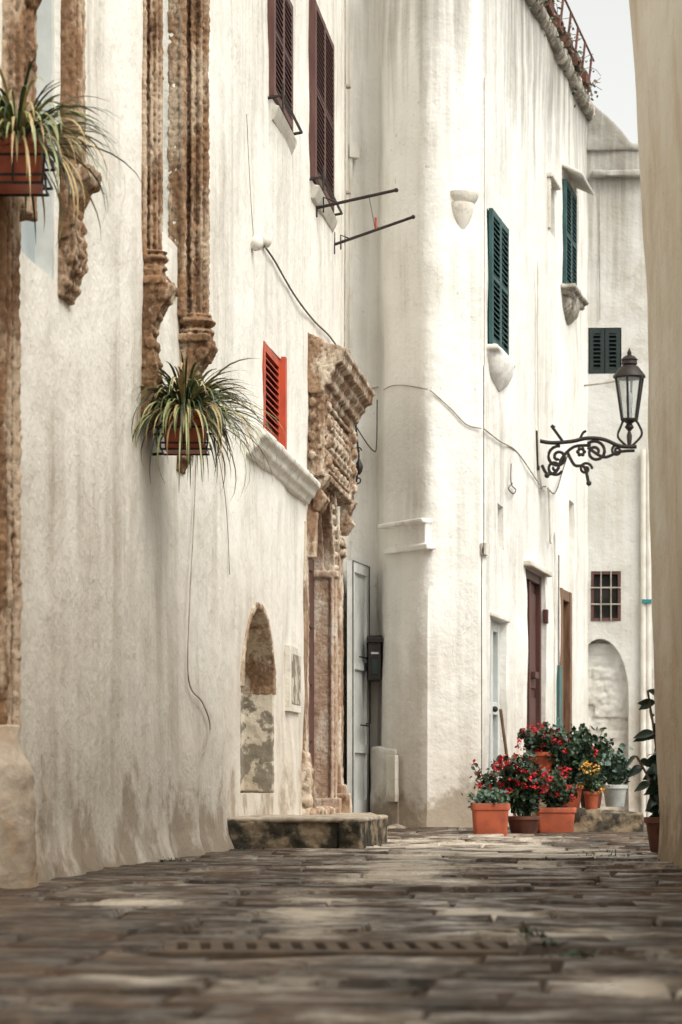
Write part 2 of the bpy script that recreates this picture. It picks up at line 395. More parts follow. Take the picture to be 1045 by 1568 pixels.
for i in range(15):
    x=-.455+i*.0608
    mb.hexa([(x,6.20,-.06),(x+.036,6.20,-.06),(x+.016,6.50,-.06),(x-.020,6.50,-.06),(x,6.20,gz+.000),(x+.036,6.20,gz+.000),(x+.016,6.50,gz+.004),(x-.020,6.50,gz+.004)])
mb.box(-.49,.45,6.125,6.197,-.05,gz+.004); mb.box(-.49,.45,6.503,6.575,-.05,gz+.004)
mb.build('bars',['grate'],DG,bevel=.005)

# ------------------------------------------------------------------ LEFT HOUSE
LH=root('left_plaster_house',(-1.0,14,0))
def arch_poly(uc,hw,zb,zs,ry,seg=20):
    return [(uc-hw,zb),(uc+hw,zb)]+[(uc+hw*math.cos(math.pi*i/seg),zs+ry*math.sin(math.pi*i/seg)) for i in range(seg+1)]
def dedup(p):
    o=[p[0]]
    for q in p[1:]:
        if abs(q[0]-o[-1][0])+abs(q[1]-o[-1][1])>1e-5: o.append(q)
    return o
cut=MB()
uN0,uN1=FA.U(371),FA.U(420); ucN=(uN0+uN1)/2; hwN=(uN1-uN0)/2
cut.pprof(FA,dedup(arch_poly(ucN,hwN,.36,1.1,.62)),-.30,.3)
uP0,uP1=FA.D(20.15),FA.D(21.6); ucP=(uP0+uP1)/2; hwP=(uP1-uP0)/2
cut.pprof(FA,dedup(arch_poly(ucP,hwP,.16,2.3,.72)),-.32,.3)
uR0,uR1=FA.U(404),FA.U(428.5); zR0,zR1=3.0,3.68
cut.fbox(FA,uR0,uR1,-.06,.3,zR0,zR1)
u10,u11=FA.U(413),FA.U(441)
cut.fbox(FA,u10,u11,-.08,.3,5.56,6.55)
u20,u21=FA.U(477),FA.U(505)
cut.fbox(FA,u20,u21,-.08,.3,5.55,7.05)
uG0,uG1=FA.D(10.65),FA.D(11.35)
cut.fbox(FA,uG0,uG1,-.12,.3,2.78,5.5)
uH0,uH1=FA.D(13.75),FA.D(14.3)
cut.fbox(FA,uH0,uH1,-.10,.3,3.6,6)
def outA(x,y,z):
    o=(.06+.05*noise.noise(Vector((y*3,0,0)))+.03*noise.noise(Vector((y*11,3,0))))*math.exp(-max(z,0)/.07)
    o+=.07*math.exp(-((y-14.6)/.16)**2)*max(0,min(1,(.85-z)/.3))
    o+=.04*math.exp(-((y-19.2)/.3)**2)*max(0,min(1,(1.0-z)/.4))
    return o
wall('wall',[FA.P(0,0,0)[:2],FA.P(FA.L,0,0)[:2]],-.15,9.4,.55,outA,'plA',LH,cut=cut,amp=.026)
mb=MB(); mb.fbox(FA,0,FA.L,-6,-.05,9.2,9.3); mb.fbox(FA,0,FA.L,-6,-5.8,-.1,9.2); mb.fbox(FA,0,.2,-5.8,-.6,-.1,9.2); mb.fbox(FA,FA.L-.2,FA.L-.01,-5.8,-.6,-.1,9.2)
mb.build('rear_walls_and_roof',['plA'],LH)
mb=MB(); mb.archband(FA,ucN,1.1,hwN-.03,.59,.05,-.295,.015,seg=24); o_=mb.build('niche_arch_stone',['stone2'],LH); erode(o_,.012,.02,.04,.012,.2)
mb=MB(); mb.fbox(FA,uN1-.03,uN1+.002,-.29,.0,.37,1.12); mb.fbox(FA,uN0+.02,uN1-.05,-.31,-.24,.37,1.6)
o_=mb.build('niche_infill',['patchy'],LH); erode(o_,.013,.02,.08,.01,.2)
mb=MB(); mb.fbox(FA,FA.U(439),FA.U(456),-.02,.03,FA.Z(1090,445),FA.Z(988,440)); mb.fbox(FA,FA.U(441),FA.U(454),.03,.036,FA.Z(1078,445),FA.Z(1000,440),1)
mb.build('wall_plaque',['plTrim','patchy'],LH,bevel=.006)
mb=MB()
zb=2.74
mb.prof(FA,[(-.05,zb),(.03,zb),(.045,zb+.04),(.08,zb+.06),(.09,zb+.11),(.13,zb+.13),(.135,zb+.17),(.10,zb+.20),(-.05,zb+.25)],FA.D(16.95),FA.D(20.0))
o_=mb.build('ledge_moulding',['plTrim'],LH); erode(o_,.012,.018,.09,.02,.4)
mb=MB(); shutter(mb,FA,uR0+.01,uR1-.005,zR0,zR1,-.035,pitch=.05,leaves=1,st=.06,th=.04)
mb.fbox(FA,uR1-.03,uR1+.05,-.03,.05,zR0-.02,zR1+.02)
mb.fbox(FA,uR0,uR1,-.058,-.04,zR0,zR1,1)
mb.build('red_shutter',['shred','shbrown'],LH,bevel=.002)
for nm,a,b2,z0,z1 in (('upper_shutter',u10,u11,5.57,6.54),('upper_shutter_tall',u20,u21,5.56,7.04)):
    mb=MB(); shutter(mb,FA,a+.01,b2-.01,z0,z1,.0,th=.04)
    mb.fbox(FA,a-.03,a+.01,-.06,.04,z0-.02,z1); mb.fbox(FA,b2-.01,b2+.03,-.06,.04,z0-.02,z1)
    mb.fbox(FA,a,b2,-.078,-.06,z0,z1)
    mb.build(nm,['shbrown'],LH,bevel=.002)
    mb=MB(); mb.tube([FA.P(a-.06,-.02,z0-.05),FA.P(a-.06,.11,z0-.03),FA.P(b2,.11,z0-.03),FA.P(b2,-.02,z0-.05)],.012)
    mb.tube([FA.P(a-.06,.11,z0-.15),FA.P(a-.06,.11,z0+.06)],.010); mb.tube([FA.P(a+.3,.1,z0-.03),FA.P(a+.3,.02,z0+.1)],.008)
    mb.build(nm+'_iron_bar',['iron'],LH)
    mb=MB(); mb.prof(FA,[(-.05,z0-.18),(.02,z0-.18),(.05,z0-.12),(.065,z0-.07),(-.05,z0-.05)],a+.05,b2+.1); mb.build(nm+'_sill',['plTrim'],LH,bevel=.01)
mb=MB()
for pa,ya,pb,yb in ((485,320,607,292),(512,377,633,333)):
    u=FA.U(pa); p=FA.P(u,0,0); d=p[1]
    A_=Vector((p[0]-.04,d,zw(ya,d)+.0)); B_=Vector((xw(pb,d),d-.02,zw(yb,d)))
    mb.tube([A_,B_],.014,8); mb.ball(B_,.02); mb.tube([A_+Vector((.04,0,-.07)),A_+Vector((.04,0,.13))],.012)
    mb.tube([A_+Vector((.10,0,-.03)),A_+Vector((.10,0,.10)),A_+Vector((.2,0,.06))],.008)
mb.tube([FA.P(FA.U(485),.45,5.47),FA.P(FA.U(498),.44,5.33),FA.P(FA.U(512),.42,5.47)],.003)
mb.tube([FA.P(FA.U(500),.44,5.33),FA.P(FA.U(500),.44,5.43)],.012,mi=1)
mb.build('iron_clothes_rods',['iron','shred'],LH,smooth=40)
mb=MB()
u0,u1=FA.D(20.1),FA.D(22.2)
mb.fbox(FA,u0,u1,-.1,.10,2.98,3.74)
for zz,o2,hh in ((3.00,.145,.045),(3.085,.13,.02),(3.20,.15,.03),(3.245,.165,.025),(3.62,.14,.03),(3.30,.13,.012)):
    mb.fbox(FA,u0-.01,u1+.01,-.1,o2,zz,zz+hh)
mb.prof(FA,[(-.1,3.68),(.13,3.68),(.15,3.70),(.15,3.745),(.18,3.75),(.20,3.82),(.24,3.86),(.24,3.90),(.30,3.93),(.31,4.00),(.33,4.01),(.33,4.04),(.27,4.07),(-.1,4.14)],u0-.06,u1+.16)
mb.prof(FA,[(-.05,4.08),(.16,4.07),(.14,4.12),(-.05,4.2)],u0-.05,u1+.1)
k=0; u=u0
while u<u1+.05:
    mb.fbox(FA,u,u+.045,.1,.20,3.755,3.815); u+=.085
for a,b2 in ((u0-.02,u0+.26),(u1-.24,u1+.04)):
    mb.fbox(FA,a,b2,.05,.15,2.99,3.7)
    mb.prof(FA,[(.05,2.70),(.10,2.70),(.17,2.80),(.12,2.88),(.19,3.0),(.05,3.02)],a+.04,b2-.04)
    for z in (3.12,3.28,3.44,3.58):
        mb.ball(FA.P((a+b2)/2,.15,z),.055); mb.ball(FA.P(a+.05,.15,z+.06),.03); mb.ball(FA.P(b2-.05,.15,z+.06),.03)
# carved panel on the near return of the frieze
for z in (3.16,3.32,3.48,3.60):
    mb.ball(FA.P(u0-.02,.05,z),.04); mb.ball(FA.P(u0-.02,.11,z+.07),.025)
for i in range(7):
    u=u0+.38+i*(u1-u0-.76)/6
    for k in range(8):
        a=k*math.pi/4; mb.tube([FA.P(u,.12,3.45),FA.P(u+.07*math.cos(a),.135,3.45+.10*math.sin(a)),FA.P(u+.10*math.cos(a),.10,3.45+.145*math.sin(a))],[.014,.022,.010],6)
    mb.ball(FA.P(u,.13,3.45),.032)
    mb.ball(FA.P(u,.13,3.14),.03)
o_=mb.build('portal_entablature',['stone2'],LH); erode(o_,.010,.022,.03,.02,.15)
mb=MB(); mb.archband(FA,ucP,2.3,hwP-.03,.69,.13,-.05,.05,seg=30); 
mb.archband(FA,ucP,2.3,hwP+.07,.79,.05,-.05,.09,seg=30)
for i in range(20):
    a=math.pi*(i+.5)/20; mb.ball(FA.P(ucP+(hwP+.03)*math.cos(a),.06,2.3+.75*math.sin(a)),.026)
o_=mb.build('portal_arch_moulding',['stone2'],LH); erode(o_,.011,.014,.03,.01,.2)
mb=MB()
mb.fbox(FA,uP1-.035,uP1+.06,-.315,.07,.16,2.32)
mb.archband(FA,ucP,2.3,hwP-.035,.685,.05,-.315,-.04,seg=30)
mb.fbox(FA,uP1-.06,uP1+.08,-.31,.09,2.27,2.33)
mb.fbox(FA,uP1-.07,uP1+.10,-.31,.11,.16,.30)
mb.tube([FA.P(uP1-.045,.03,.3),FA.P(uP1-.045,.03,2.27)],.018,8)
o_=mb.build('portal_jamb',['stone3'],LH); erode(o_,.011,.014,.05,.01,.3)
mb=MB()
mb.fbox(FA,uP1+.05,uP1+.33,-.05,.07,.16,2.72)
for s_ in (.10,.19,.28): mb.tube([FA.P(uP1+s_,.07,.42),FA.P(uP1+s_,.07,2.56)],.026,10)
mb.fbox(FA,uP1+.03,uP1+.36,-.05,.12,.16,.42); mb.fbox(FA,uP1+.03,uP1+.36,-.05,.12,2.56,2.60); mb.fbox(FA,uP1+.04,uP1+.35,-.05,.105,2.62,2.65)
for k in range(5): mb.ball(FA.P(uP1+.09+.05*k,.1,2.5),.03)
mb.fbox(FA,uP0-.22,uP0-.01,-.05,.015,.16,2.6)
o_=mb.build('portal_pilasters',['stone2'],LH); erode(o_,.011,.014,.04,.012,.2)
mb=MB(); mb.fbox(FA,uP0,uP1-.03,-.17,-.13,.17,2.98)
for i in range(5): mb.fbox(FA,uP0+.15,uP1-.2,-.13,-.115,.3+.5*i,.7+.5*i)
mb.build('portal_door',['doorred'],LH,bevel=.006)
mb=MB(); mb.fbox(FA,uP0-.28,uP0-.02,-.1,.07,.15,.55); mb.fbox(FA,uP0-.3,uP1+.4,-.1,.10,.1,.22); mb.fbox(FA,uP1+.0,uP1+.4,-.1,.16,.1,.34)
mb.prof(FA,[(-.05,.55),(.06,.55),(.02,.68),(-.05,.75)],uP0-.27,uP0-.03)
o_=mb.build('portal_base_stones',['stone2'],LH); erode(o_,.013,.05,.07,.03,.2)
def column(mb,u,o,r,z0,z1):
    p=FA.P(u,o,0)
    pr=[]; n=int((z1-z0)/.03)
    for i in range(n+1):
        z=z0+(z1-z0)*i/n; pr.append((r*(1+.03*math.sin(z*9)+.05*noise.noise(Vector((z*8,u,0)))),z))
    mb.lathe((p[0],p[1],0),pr,64,fl=-.34,nf=9)
    for s_ in (-1,1):
        mb.tube([FA.P(u+s_*r*1.25,o-r*.6,z0),FA.P(u+s_*r*1.25,o-r*.6,z1)],r*.28,8)
    mb.fbox(FA,u-r*1.4,u+r*1.4,-.05,max(o-r*.6,.01),z0,z1)
def rings(mb,u,o,r,z,hh,k=4):
    p=FA.P(u,o,0)
    pr=[]
    for i in range(k*6+1):
        t=i/(k*6); pr.append((r*(1+.22*math.sin(t*k*2*math.pi)+.25*t),z-hh*(1-t)))
    mb.lathe((p[0],p[1],0),pr,24)
def corbel(mb,u0,u1,z1,h,out):
    poly=[(-.05,z1)]
    n=30
    def oo(t): return out*(1-t)**.7*(.70+.30*math.cos(t*9))+.012
    for i in range(n+1):
        t=i/n
        poly.append((oo(t),z1-h*t))
    poly.append((-.05,z1-h)); mb.prof(FA,poly,u0,u1)
    w=u1-u0
    for t in (.08,.42,.72,.90):
        mb.tube([FA.P(u0-.012,oo(t)*.8,z1-h*t),FA.P(u1+.012,oo(t)*.8,z1-h*t)],.034*(1.1-t*.6),10)
    for t in [i/9 for i in range(1,9)]:
        for s_ in (.25,.5,.75): mb.ball(FA.P(u0+w*s_,oo(t)*.98,z1-h*t),.02)
mb=MB()
uc=FA.D(13.35); column(mb,uc,.05,.058,3.33,7.2); rings(mb,uc,.05,.066,3.36,.10,2)
mb.fbox(FA,uc-.09,uc+.09,-.05,.125,3.18,3.215); mb.fbox(FA,uc-.08,uc+.08,-.05,.11,3.225,3.26)
corbel(mb,uc-.075,uc+.075,3.18,.78,.16)
mb.fbox(FA,uc+.10,uc+.9,-.05,.03,3.30,3.34)
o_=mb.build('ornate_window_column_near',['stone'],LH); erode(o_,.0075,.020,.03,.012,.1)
mb=MB()
uc=FA.D(14.42); column(mb,uc,.09,.09,3.2,7.4); rings(mb,uc,.09,.095,3.22,.12,2); 
mb.fbox(FA,uc-.13,uc+.13,-.05,.19,3.05,3.09); corbel(mb,uc-.10,uc+.10,3.04,.75,.20)
o_=mb.build('ornate_window_column_far',['stone'],LH); erode(o_,.0085,.022,.03,.012,.1)
mb=MB(); mb.fbox(FA,uH0,uH1,-.095,-.08,3.6,6); mb.build('ornate_window_panes',['paleglass'],LH)
mb=MB(); uc=FA.D(11.5)
mb.fbox(FA,uc-.14,uc+.14,-.05,.04,3.0,6.0)
for s_,rr_ in ((-.11,.020),(-.06,.014),(-.01,.032),(.05,.014),(.10,.022)): mb.tube([FA.P(uc+s_,.05,3.2),FA.P(uc+s_,.05,6)],rr_,10)
corbel(mb,uc-.12,uc+.12,3.35,.62,.14)
o_=mb.build('side_window_pilaster_far',['stone'],LH); erode(o_,.008,.02,.035,.01,.15)
mb=MB(); uc=FA.D(10.5)
mb.fbox(FA,uc-.16,uc+.12,-.05,.05,2.9,6.0)
for s_,rr_ in ((-.12,.024),(-.06,.016),(.0,.035),(.06,.016),(.10,.022)): mb.tube([FA.P(uc+s_,.06,2.9),FA.P(uc+s_,.06,6)],rr_,10)
corbel(mb,uc-.10,uc+.08,3.95,.6,.16)
o_=mb.build('side_window_pilaster_near',['stone'],LH); erode(o_,.008,.02,.035,.01,.15)
mb=MB(); mb.fbox(FA,uG0,uG1,-.118,-.10,2.78,5.5)
mb.fbox(FA,uG0,uG0+.05,-.10,-.06,2.78,5.5,1); mb.fbox(FA,uG1-.06,uG1,-.10,-.02,2.78,5.5,1); mb.fbox(FA,uG0+.05,uG1-.06,-.1,-.06,3.6,3.65,1)
mb.build('side_window_panes',['paleglass','doorgrey'],LH)
mb=MB(); uc=FA.D(10.33)
mb.fbox(FA,uc-.2,uc+.1,-.05,.02,.55,2.95)
for s_,o2,rr_ in ((-.15,.03,.028),(-.09,.045,.018),(-.03,.05,.036),(.04,.04,.018),(.09,.02,.024)): mb.tube([FA.P(uc+s_,o2,.58),FA.P(uc+s_,o2,2.95)],rr_,10)
random.seed(15)
for i in range(30): mb.ball(FA.P(uc-.03,.070,.65+i*.078+U_(-.01,.01)),U_(.014,.024))
o_=mb.build('corner_column_shafts',['stone'],LH); erode(o_,.0085,.026,.04,.014,.15)
mb=MB(); p=FA.P(uc-.10,-.02,0)
mb.lathe((p[0],p[1],0),[(.20,-.1),(.195,.1),(.185,.28),(.175,.42),(.18,.47),(.17,.51),(.14,.55),(.125,.60),(.12,.68)],32)
o_=mb.build('corner_column_base',['basec'],LH); erode(o_,.013,.02,.10,.03,.4)
mb=MB()
cab(FA,[(301,690),(297,800),(291,920),(289,1040),(310,1075),(322,1110),(316,1145),(297,1176)],.005,m_=mb)
cab(FA,[(400,370),(420,398),(450,450),(480,490),(505,515),(528,548)],.008,.03,1,m_=mb)
cab(FA,[(306,560),(320,620),(345,760),(352,880)],.003,.02,m_=mb)
cab(FA,[(378,175),(384,300),(388,360),(385,380)],.003,.02,m_=mb)
cab(FA,[(529,0),(529,300),(528,560),(528,700),(515,760),(512,850),(517,1000),(516,1180)],.008,.03,0,m_=mb)
cab(FA,[(524,0),(525,500)],.006,.03,2,m_=mb)
mb.ball(FA.P(FA.U(400),.03,FA.Z(370,400)),.05,2); mb.ball(FA.P(FA.U(385),.03,FA.Z(372,385)),.06,2)
for z in (1.2,2.2,3.4,4.5,6,7): mb.fbox(FA,FA.U(528),FA.U(529.5),0,.05,z,z+.02,0)
mb.build('cables_and_conduit',['cable','cabled','pipew'],LH,smooth=50)

def sp(cx,cz,r0,turns,y,s_=1,a0=0,n=26):
    return [(cx+s_*r0*(1-i/n*.85)*math.cos(a0+turns*2*math.pi*i/n),y,cz+r0*(1-i/n*.85)*math.sin(a0+turns*2*math.pi*i/n)) for i in range(n+1)]
FL=Fr((xw(539,22.45),22.45),(xw(564,23.12),23.12))
mb=MB(); L=FL.L; zt=zw(858,22.45); z0=.14
mb.fbox(FL,0,L,-.045,-.016,z0,zt)
for a,b2 in ((0,.09),(L-.09,L)): mb.fbox(FL,a,b2,-.016,.008,z0,zt)
for q0,q1 in ((z0,z0+.14),(.72,.80),(1.5,1.58),(zt-.10,zt)): mb.fbox(FL,.09,L-.09,-.016,.0075,q0,q1)
mb.tube([FL.P(.55,.01,1.0),FL.P(.55,.05,1.0),FL.P(.55,.05,1.62),FL.P(.55,.01,1.62)],.009,mi=1); mb.tube([FL.P(.2,.03,1.62),FL.P(.6,.03,1.62)],.008,mi=1); mb.tube([FL.P(.25,.03,.98),FL.P(.6,.03,.98)],.008,mi=1)
mb.tube([FL.P(0.0,.012,z0),FL.P(0.0,.012,zt),FL.P(L,.012,zt),FL.P(L,.012,z0)],.006,mi=1)
mb.build('open_door_leaf',['doorgrey','iron'],LH,bevel=.004)
mb=MB(); d=22.3
x0=xw(545,d)
mb.tube([(x0-.08,d,zw(655,d)),(x0,d,zw(650,d)),(x0+.03,d,zw(700,d)),(x0+.0,d,zw(748,d))],.010)
mb.tube(sp(x0+.02,zw(690,d),.035,1.3,d),.007); mb.tube(sp(x0+.02,zw(735,d),.045,1.3,d,1,2),.007)
mb.lathe((x0+.03,d,zw(722,d)),[(.01,-.03),(.03,0),(.04,.05),(.015,.10),(.005,.13)],8)
mb.tube(crs([(x0,d,zw(652,d)),(xw(560,d),d+.3,zw(668,d)),(xw(573,d),d+.4,zw(681,d)),(xw(578,d),d+.45,zw(672,d)),(xw(579,d),d+.45,zw(600,d))]),.006)
mb.build('iron_wall_sconce',['iron'],LH,smooth=40)

ST=root('stone_step',(0,16.5,0))
mb=MB(); 
mb.box(-.80,-.02,16.05,17.4,-.05,.185); 
o_=mb.build('front_block',['stepst'],ST); erode(o_,.014,.03,.05,.03,.3)
mb=MB(); mb.hexa([(-.015,16.02,-.05),(.12,15.98,-.05),(.34,17.4,-.05),(-.015,17.4,-.05),(-.015,16.02,.19),(.12,15.98,.19),(.34,17.4,.19),(-.015,17.4,.19)])
o_=mb.build('corner_block',['stepst'],ST); erode(o_,.014,.025,.05,.02,.3)
mb=MB(); mb.hexa([(-.79,16.06,.172),(.135,16.01,.172),(.345,17.42,.172),(-.6,17.42,.172),(-.79,16.06,.205),(.13,16.01,.205),(.34,17.42,.205),(-.6,17.42,.205)])
mb.hexa([(-.65,17.45,-.05),(.34,17.45,-.05),(.35,22,-.05),(-.1,22,-.05),(-.65,17.45,.165),(.34,17.45,.165),(.30,22,.165),(-.1,22,.165)])
o_=mb.build('tread',['steptop'],ST); erode(o_,.014,.016,.06,.012,.3)

# ------------------------------------------------------------------ WHITE CENTRAL HOUSE
WH=root('white_corner_house',(1.6,24,0))
cut=MB()
def ox(fr,p0,p1,y0,y1,dep,e=0):
    u0,u1=fr.U(p0),fr.U(p1); return u0,u1,fr.Z(y1,p0),fr.Z(y0,p0)
S1=ox(FF,748,774,318,526,0); S2=ox(FF,862,879,273,437,0); NI=ox(FF,842,851,275,352,0)
L1=ox(FF,762,772,770,838,0); L2=ox(FF,872,880,765,852,0)
D1=ox(FF,751,775,945,1262,0); D2=ox(FF,806,835,868,1262,0); D3=ox(FF,857,872,900,1257,0)
for o4,dep in ((S1,.08),(S2,.08),(NI,.2),(L1,.2),(L2,.2),(D1,.22),(D2,.16),(D3,.16)):
    cut.fbox(FF,o4[0],o4[1],-dep,.3,max(o4[2],.02),o4[3])
def outB(x,y,z):
    o=(.05+.04*noise.noise(Vector((x*4,y*4,0))))*math.exp(-max(z,0)/.12)
    if y<22.9 and x<.85: o+=.03*max(0,min(1,(2.3-z)/.5))
    return o
wall('wall',PB,-.15,8.55,.5,outB,'plB',WH,cut=cut,step=.06,smoothit=2,amp=.03)
mb=MB()
mb.hexa([(.5,23.2,8.3),(1.2,22.9,8.3),(2.9,29.9,8.3),(-2,29.9,8.3),(.5,23.2,8.4),(1.2,22.9,8.4),(2.9,29.9,8.4),(-2,29.9,8.4)])
mb.build('roof_slab',['plB'],WH)
mb=MB()
for o4 in (S1,S2):
    shutter(mb,FF,o4[0]+.01,o4[1]-.01,o4[2]+.01,o4[3],.0,th=.04,pitch=.05)
    mb.fbox(FF,o4[0],o4[1],-.078,-.06,o4[2],o4[3],1)
mb.build('teal_shutters',['shgreen','dark'],WH,bevel=.002)
def bowl(mb,fr,u,z,r,h,mi=0,flat=.55,pw=.8):
    n=8
    vs=[];seg=14
    for i in range(n+1):
        t=i/n; rr=max(r*math.cos(t*math.pi/2*.95)**pw,r*.08)
        for k in range(seg+1):
            a=math.pi*k/seg; vs.append(fr.P(u+rr*math.cos(a),-.03+rr*math.sin(a)*flat,z-h*t))
    fs=[(i*(seg+1)+k,i*(seg+1)+k+1,(i+1)*(seg+1)+k+1,(i+1)*(seg+1)+k) for i in range(n) for k in range(seg)]
    fs+=[tuple(range(seg+1)),tuple(range(n*(seg+1),(n+1)*(seg+1)))[::-1]]
    fs+=[tuple([i*(seg+1) for i in range(n+1)]+[i*(seg+1)+seg for i in range(n,-1,-1)])]
    mb.add(vs,fs,mi)
mb=MB()
zc=FE.Z(294,712); uu=FE.U(712)
bowl(mb,FE,uu,zc,.15,.12,0,.7,.35); bowl(mb,FE,uu-.02,zc-.10,.12,.27,0,.7,.8)
mb.build('rounded_corbel',['plTrim'],WH,smooth=60)
mb=MB(); u=(S1[0]+S1[1])/2
mb.fbox(FF,S1[0]-.05,S1[1]+.08,-.02,.10,S1[2]-.06,S1[2]-.005); bowl(mb,FF,u+.10,S1[2]-.06,.62,.30,0,.24)
o_=mb.build('window_sill_bracket',['plB'],WH); erode(o_,.018,.01,.1,.02,.3)
mb=MB(); u=(S2[0]+S2[1])/2; mb.fbox(FF,S2[0]-.12,S2[1]+.1,-.02,.16,S2[2]-.05,S2[2]-.005)
mb.fbox(FF,S2[0]-.08,S2[1]+.06,-.02,.12,S2[2]-.11,S2[2]-.06); bowl(mb,FF,u,S2[2]-.11,.5,.26,0,.3)
o_=mb.build('stone_sill_console',['consst'],WH); erode(o_,.014,.03,.06,.02,.2)
mb=MB(); mb.prof(FF,[(-.02,S2[3]+.14),(.22,S2[3]+.02),(.23,S2[3]+.05),(-.02,S2[3]+.18)],S2[0]-.05,S2[1]+.1)
mb.fbox(FF,NI[0]-.12,NI[1]+.1,-.02,.05,NI[3]+.005,NI[3]+.06); mb.fbox(FF,NI[0]-.1,NI[0]-.01,-.02,.02,NI[2],NI[3])
mb.fbox(FF,D2[0]-.12,D2[1]+.1,-.02,.07,D2[3]+.005,D2[3]+.06); mb.fbox(FF,D1[0]-.05,D1[1]+.1,-.02,.03,D1[3]+.005,D1[3]+.05)
mb.build('lintels',['plTrim'],WH,bevel=.012)
mb=MB(); mb.fbox(FF,NI[0],NI[1],-.198,-.17,NI[2],NI[3]); mb.fbox(FF,L1[0],L1[1],-.199,-.18,L1[2],L1[3],1);mb.fbox(FF,L2[0],L2[1],-.199,-.18,L2[2],L2[3],1)
mb.build('slot_windows',['dark','plTrim'],WH)
mb=MB(); a,b2,z0,z1=D1; z0=.05
mb.fbox(FF,a,b2,-.2,-.17,z0,z1,2); 
for q0,q1 in ((a,a+.1),(b2-.1,b2),((a+b2)/2-.06,(a+b2)/2+.06)): mb.fbox(FF,q0,q1,-.17,-.06,z0,z1)
for q0,q1 in ((z0,z0+.3),(1.1,1.22),(z1-.1,z1)): mb.fbox(FF,a+.1,b2-.1,-.168,-.065,q0,q1)
mb.ball(FF.P((a+b2)/2+.05,-.04,1.15),.03,3); mb.tube([FF.P(a+.7,.12,.1),FF.P(a+.45,.02,1.15)],.018,mi=1)
mb.build('white_glazed_door',['doorgrey','wood','glass','iron'],WH,bevel=.005)
mb=MB(); a,b2,z0,z1=D2; z0=.05
mb.fbox(FF,a,b2,-.14,-.10,z0,z1); mb.fbox(FF,a,a+.08,-.10,-.04,z0,z1);mb.fbox(FF,b2-.08,b2,-.1,-.04,z0,z1);mb.fbox(FF,a+.08,b2-.08,-.1,-.045,z1-.09,z1)
um=(a+b2)/2; mb.fbox(FF,um-.04,um+.04,-.1,-.06,z0,z1-.09)
for q0,q1 in ((a+.14,um-.08),(um+.08,b2-.14)):
    for h0,h1 in ((.2,.8),(.9,1.35),(1.45,z1-.2)): mb.fbox(FF,q0,q1,-.10,-.08,h0,h1)
mb.fbox(FF,um+.1,um+.35,-.07,-.02,1.55,1.62); mb.fbox(FF,b2-.02,b2+.05,-.02,.03,z1-.5,z1-.35); mb.fbox(FF,b2-.02,b2+.05,-.02,.03,1.0,1.1)
mb.build('dark_red_door',['doorred'],WH,bevel=.005)
mb=MB(); a,b2,z0,z1=D3; z0=.05
mb.fbox(FF,a,b2,-.14,-.10,z0,z1,1); mb.fbox(FF,a-.02,a+.10,-.10,.03,z0,z1); mb.fbox(FF,b2-.12,b2+.02,-.1,.03,z0,z1); mb.fbox(FF,a+.10,b2-.12,-.1,.02,z1-.12,z1)
mb.fbox(FF,(a+b2)/2-.05,(a+b2)/2+.05,-.1,-.05,z0,z1-.12); mb.fbox(FF,a-.22,a-.10,-.02,.04,z0,1.75,2)
for h in (.8,1.5): mb.fbox(FF,a+.10,b2-.12,-.1,-.055,h,h+.1)
mb.build('wooden_door',['wood','doorred','teal'],WH,bevel=.005)
mb=MB()
mb.fbox(FD,FD.U(589),FD.U(657),-.05,.08,FD.Z(806,620),FD.Z(799,620)); mb.fbox(FD,FD.U(596),FD.U(662),-.05,.06,FD.Z(846,620),FD.Z(838,620))
mb.fbox(FD,FD.U(600),FD.U(656),-.05,.035,FD.Z(838,620)+.004,FD.Z(806,620)-.004)
o_=mb.build('stepped_ledge',['plB'],WH); erode(o_,.009,.006,.08,.008,.3)
mb=MB(); za=zw(1142,22.6)
mb.hexa([(xw(566,22.9),22.95,-.1),(xw(612,22.5),22.50,-.1),(.62,22.9,-.1),(.3,23.4,-.1),(xw(566,22.9)+.02,22.99,za),(xw(608,22.5),22.58,za-.03),(.62,22.9,za),(.3,23.4,za)])
o_=mb.build('meter_cupboard',['plB'],WH); erode(o_,.022,.02,.12,.03,.3)
mb=MB(); fx=Fr((xw(597,22.66),22.66),(xw(611,22.5),22.50)); mb.fbox(fx,-.02,fx.L-.02,-.01,.03,.26,za-.09); mb.build('meter_cupboard_door',['plTrim'],WH,bevel=.006)
mb=MB(); random.seed(9)
for i in range(9): mb.ball((.45+i*.06,22.45-R()*.08,-.03),U_(.05,.10))
o_=mb.build('base_rubble',['patchy'],WH); erode(o_,.018,.03,.08,.02,.3)
mb=MB(); d=23.0; mb.box(xw(564,d),xw(583,d),22.85,23.2,zw(1042,d),zw(985,d)); mb.prof(Fr((xw(562,d),22.83),(xw(585,d),22.83)),[(0,zw(985,d)),(-.3,zw(985,d)+.0),(-.3,zw(978,d)+.04),(0,zw(978,d))],0,.15)
mb.box(xw(568,d),xw(580,d),22.844,22.852,zw(1003,d),zw(1000,d),1); mb.box(xw(569,d),xw(579,d),22.842,22.853,zw(1034,d),zw(1012,d),2)
mb.build('mailbox',['iron','potw','shdark'],WH,bevel=.004)
mb=MB()
mb.prof(FF,[(-.3,8.5),(.05,8.5),(.09,8.56),(.08,8.66),(-.3,8.7)],0,FF.L-.1)
o_=mb.build('parapet_coping',['consst'],WH); erode(o_,.025,.06,.12,.04,.4)
mb=MB(); random.seed(21)
for i in range(10):
    u=1.5+i*.58; mb.tube([FF.P(u,.04,8.6),FF.P(u+U_(-.02,.02),.10,9.15)],.014,mi=0)
for z,o in ((8.85,.07),(9.14,.1)): mb.tube([FF.P(1.5,o,z),FF.P(6.9,o,z+.02)],.014)
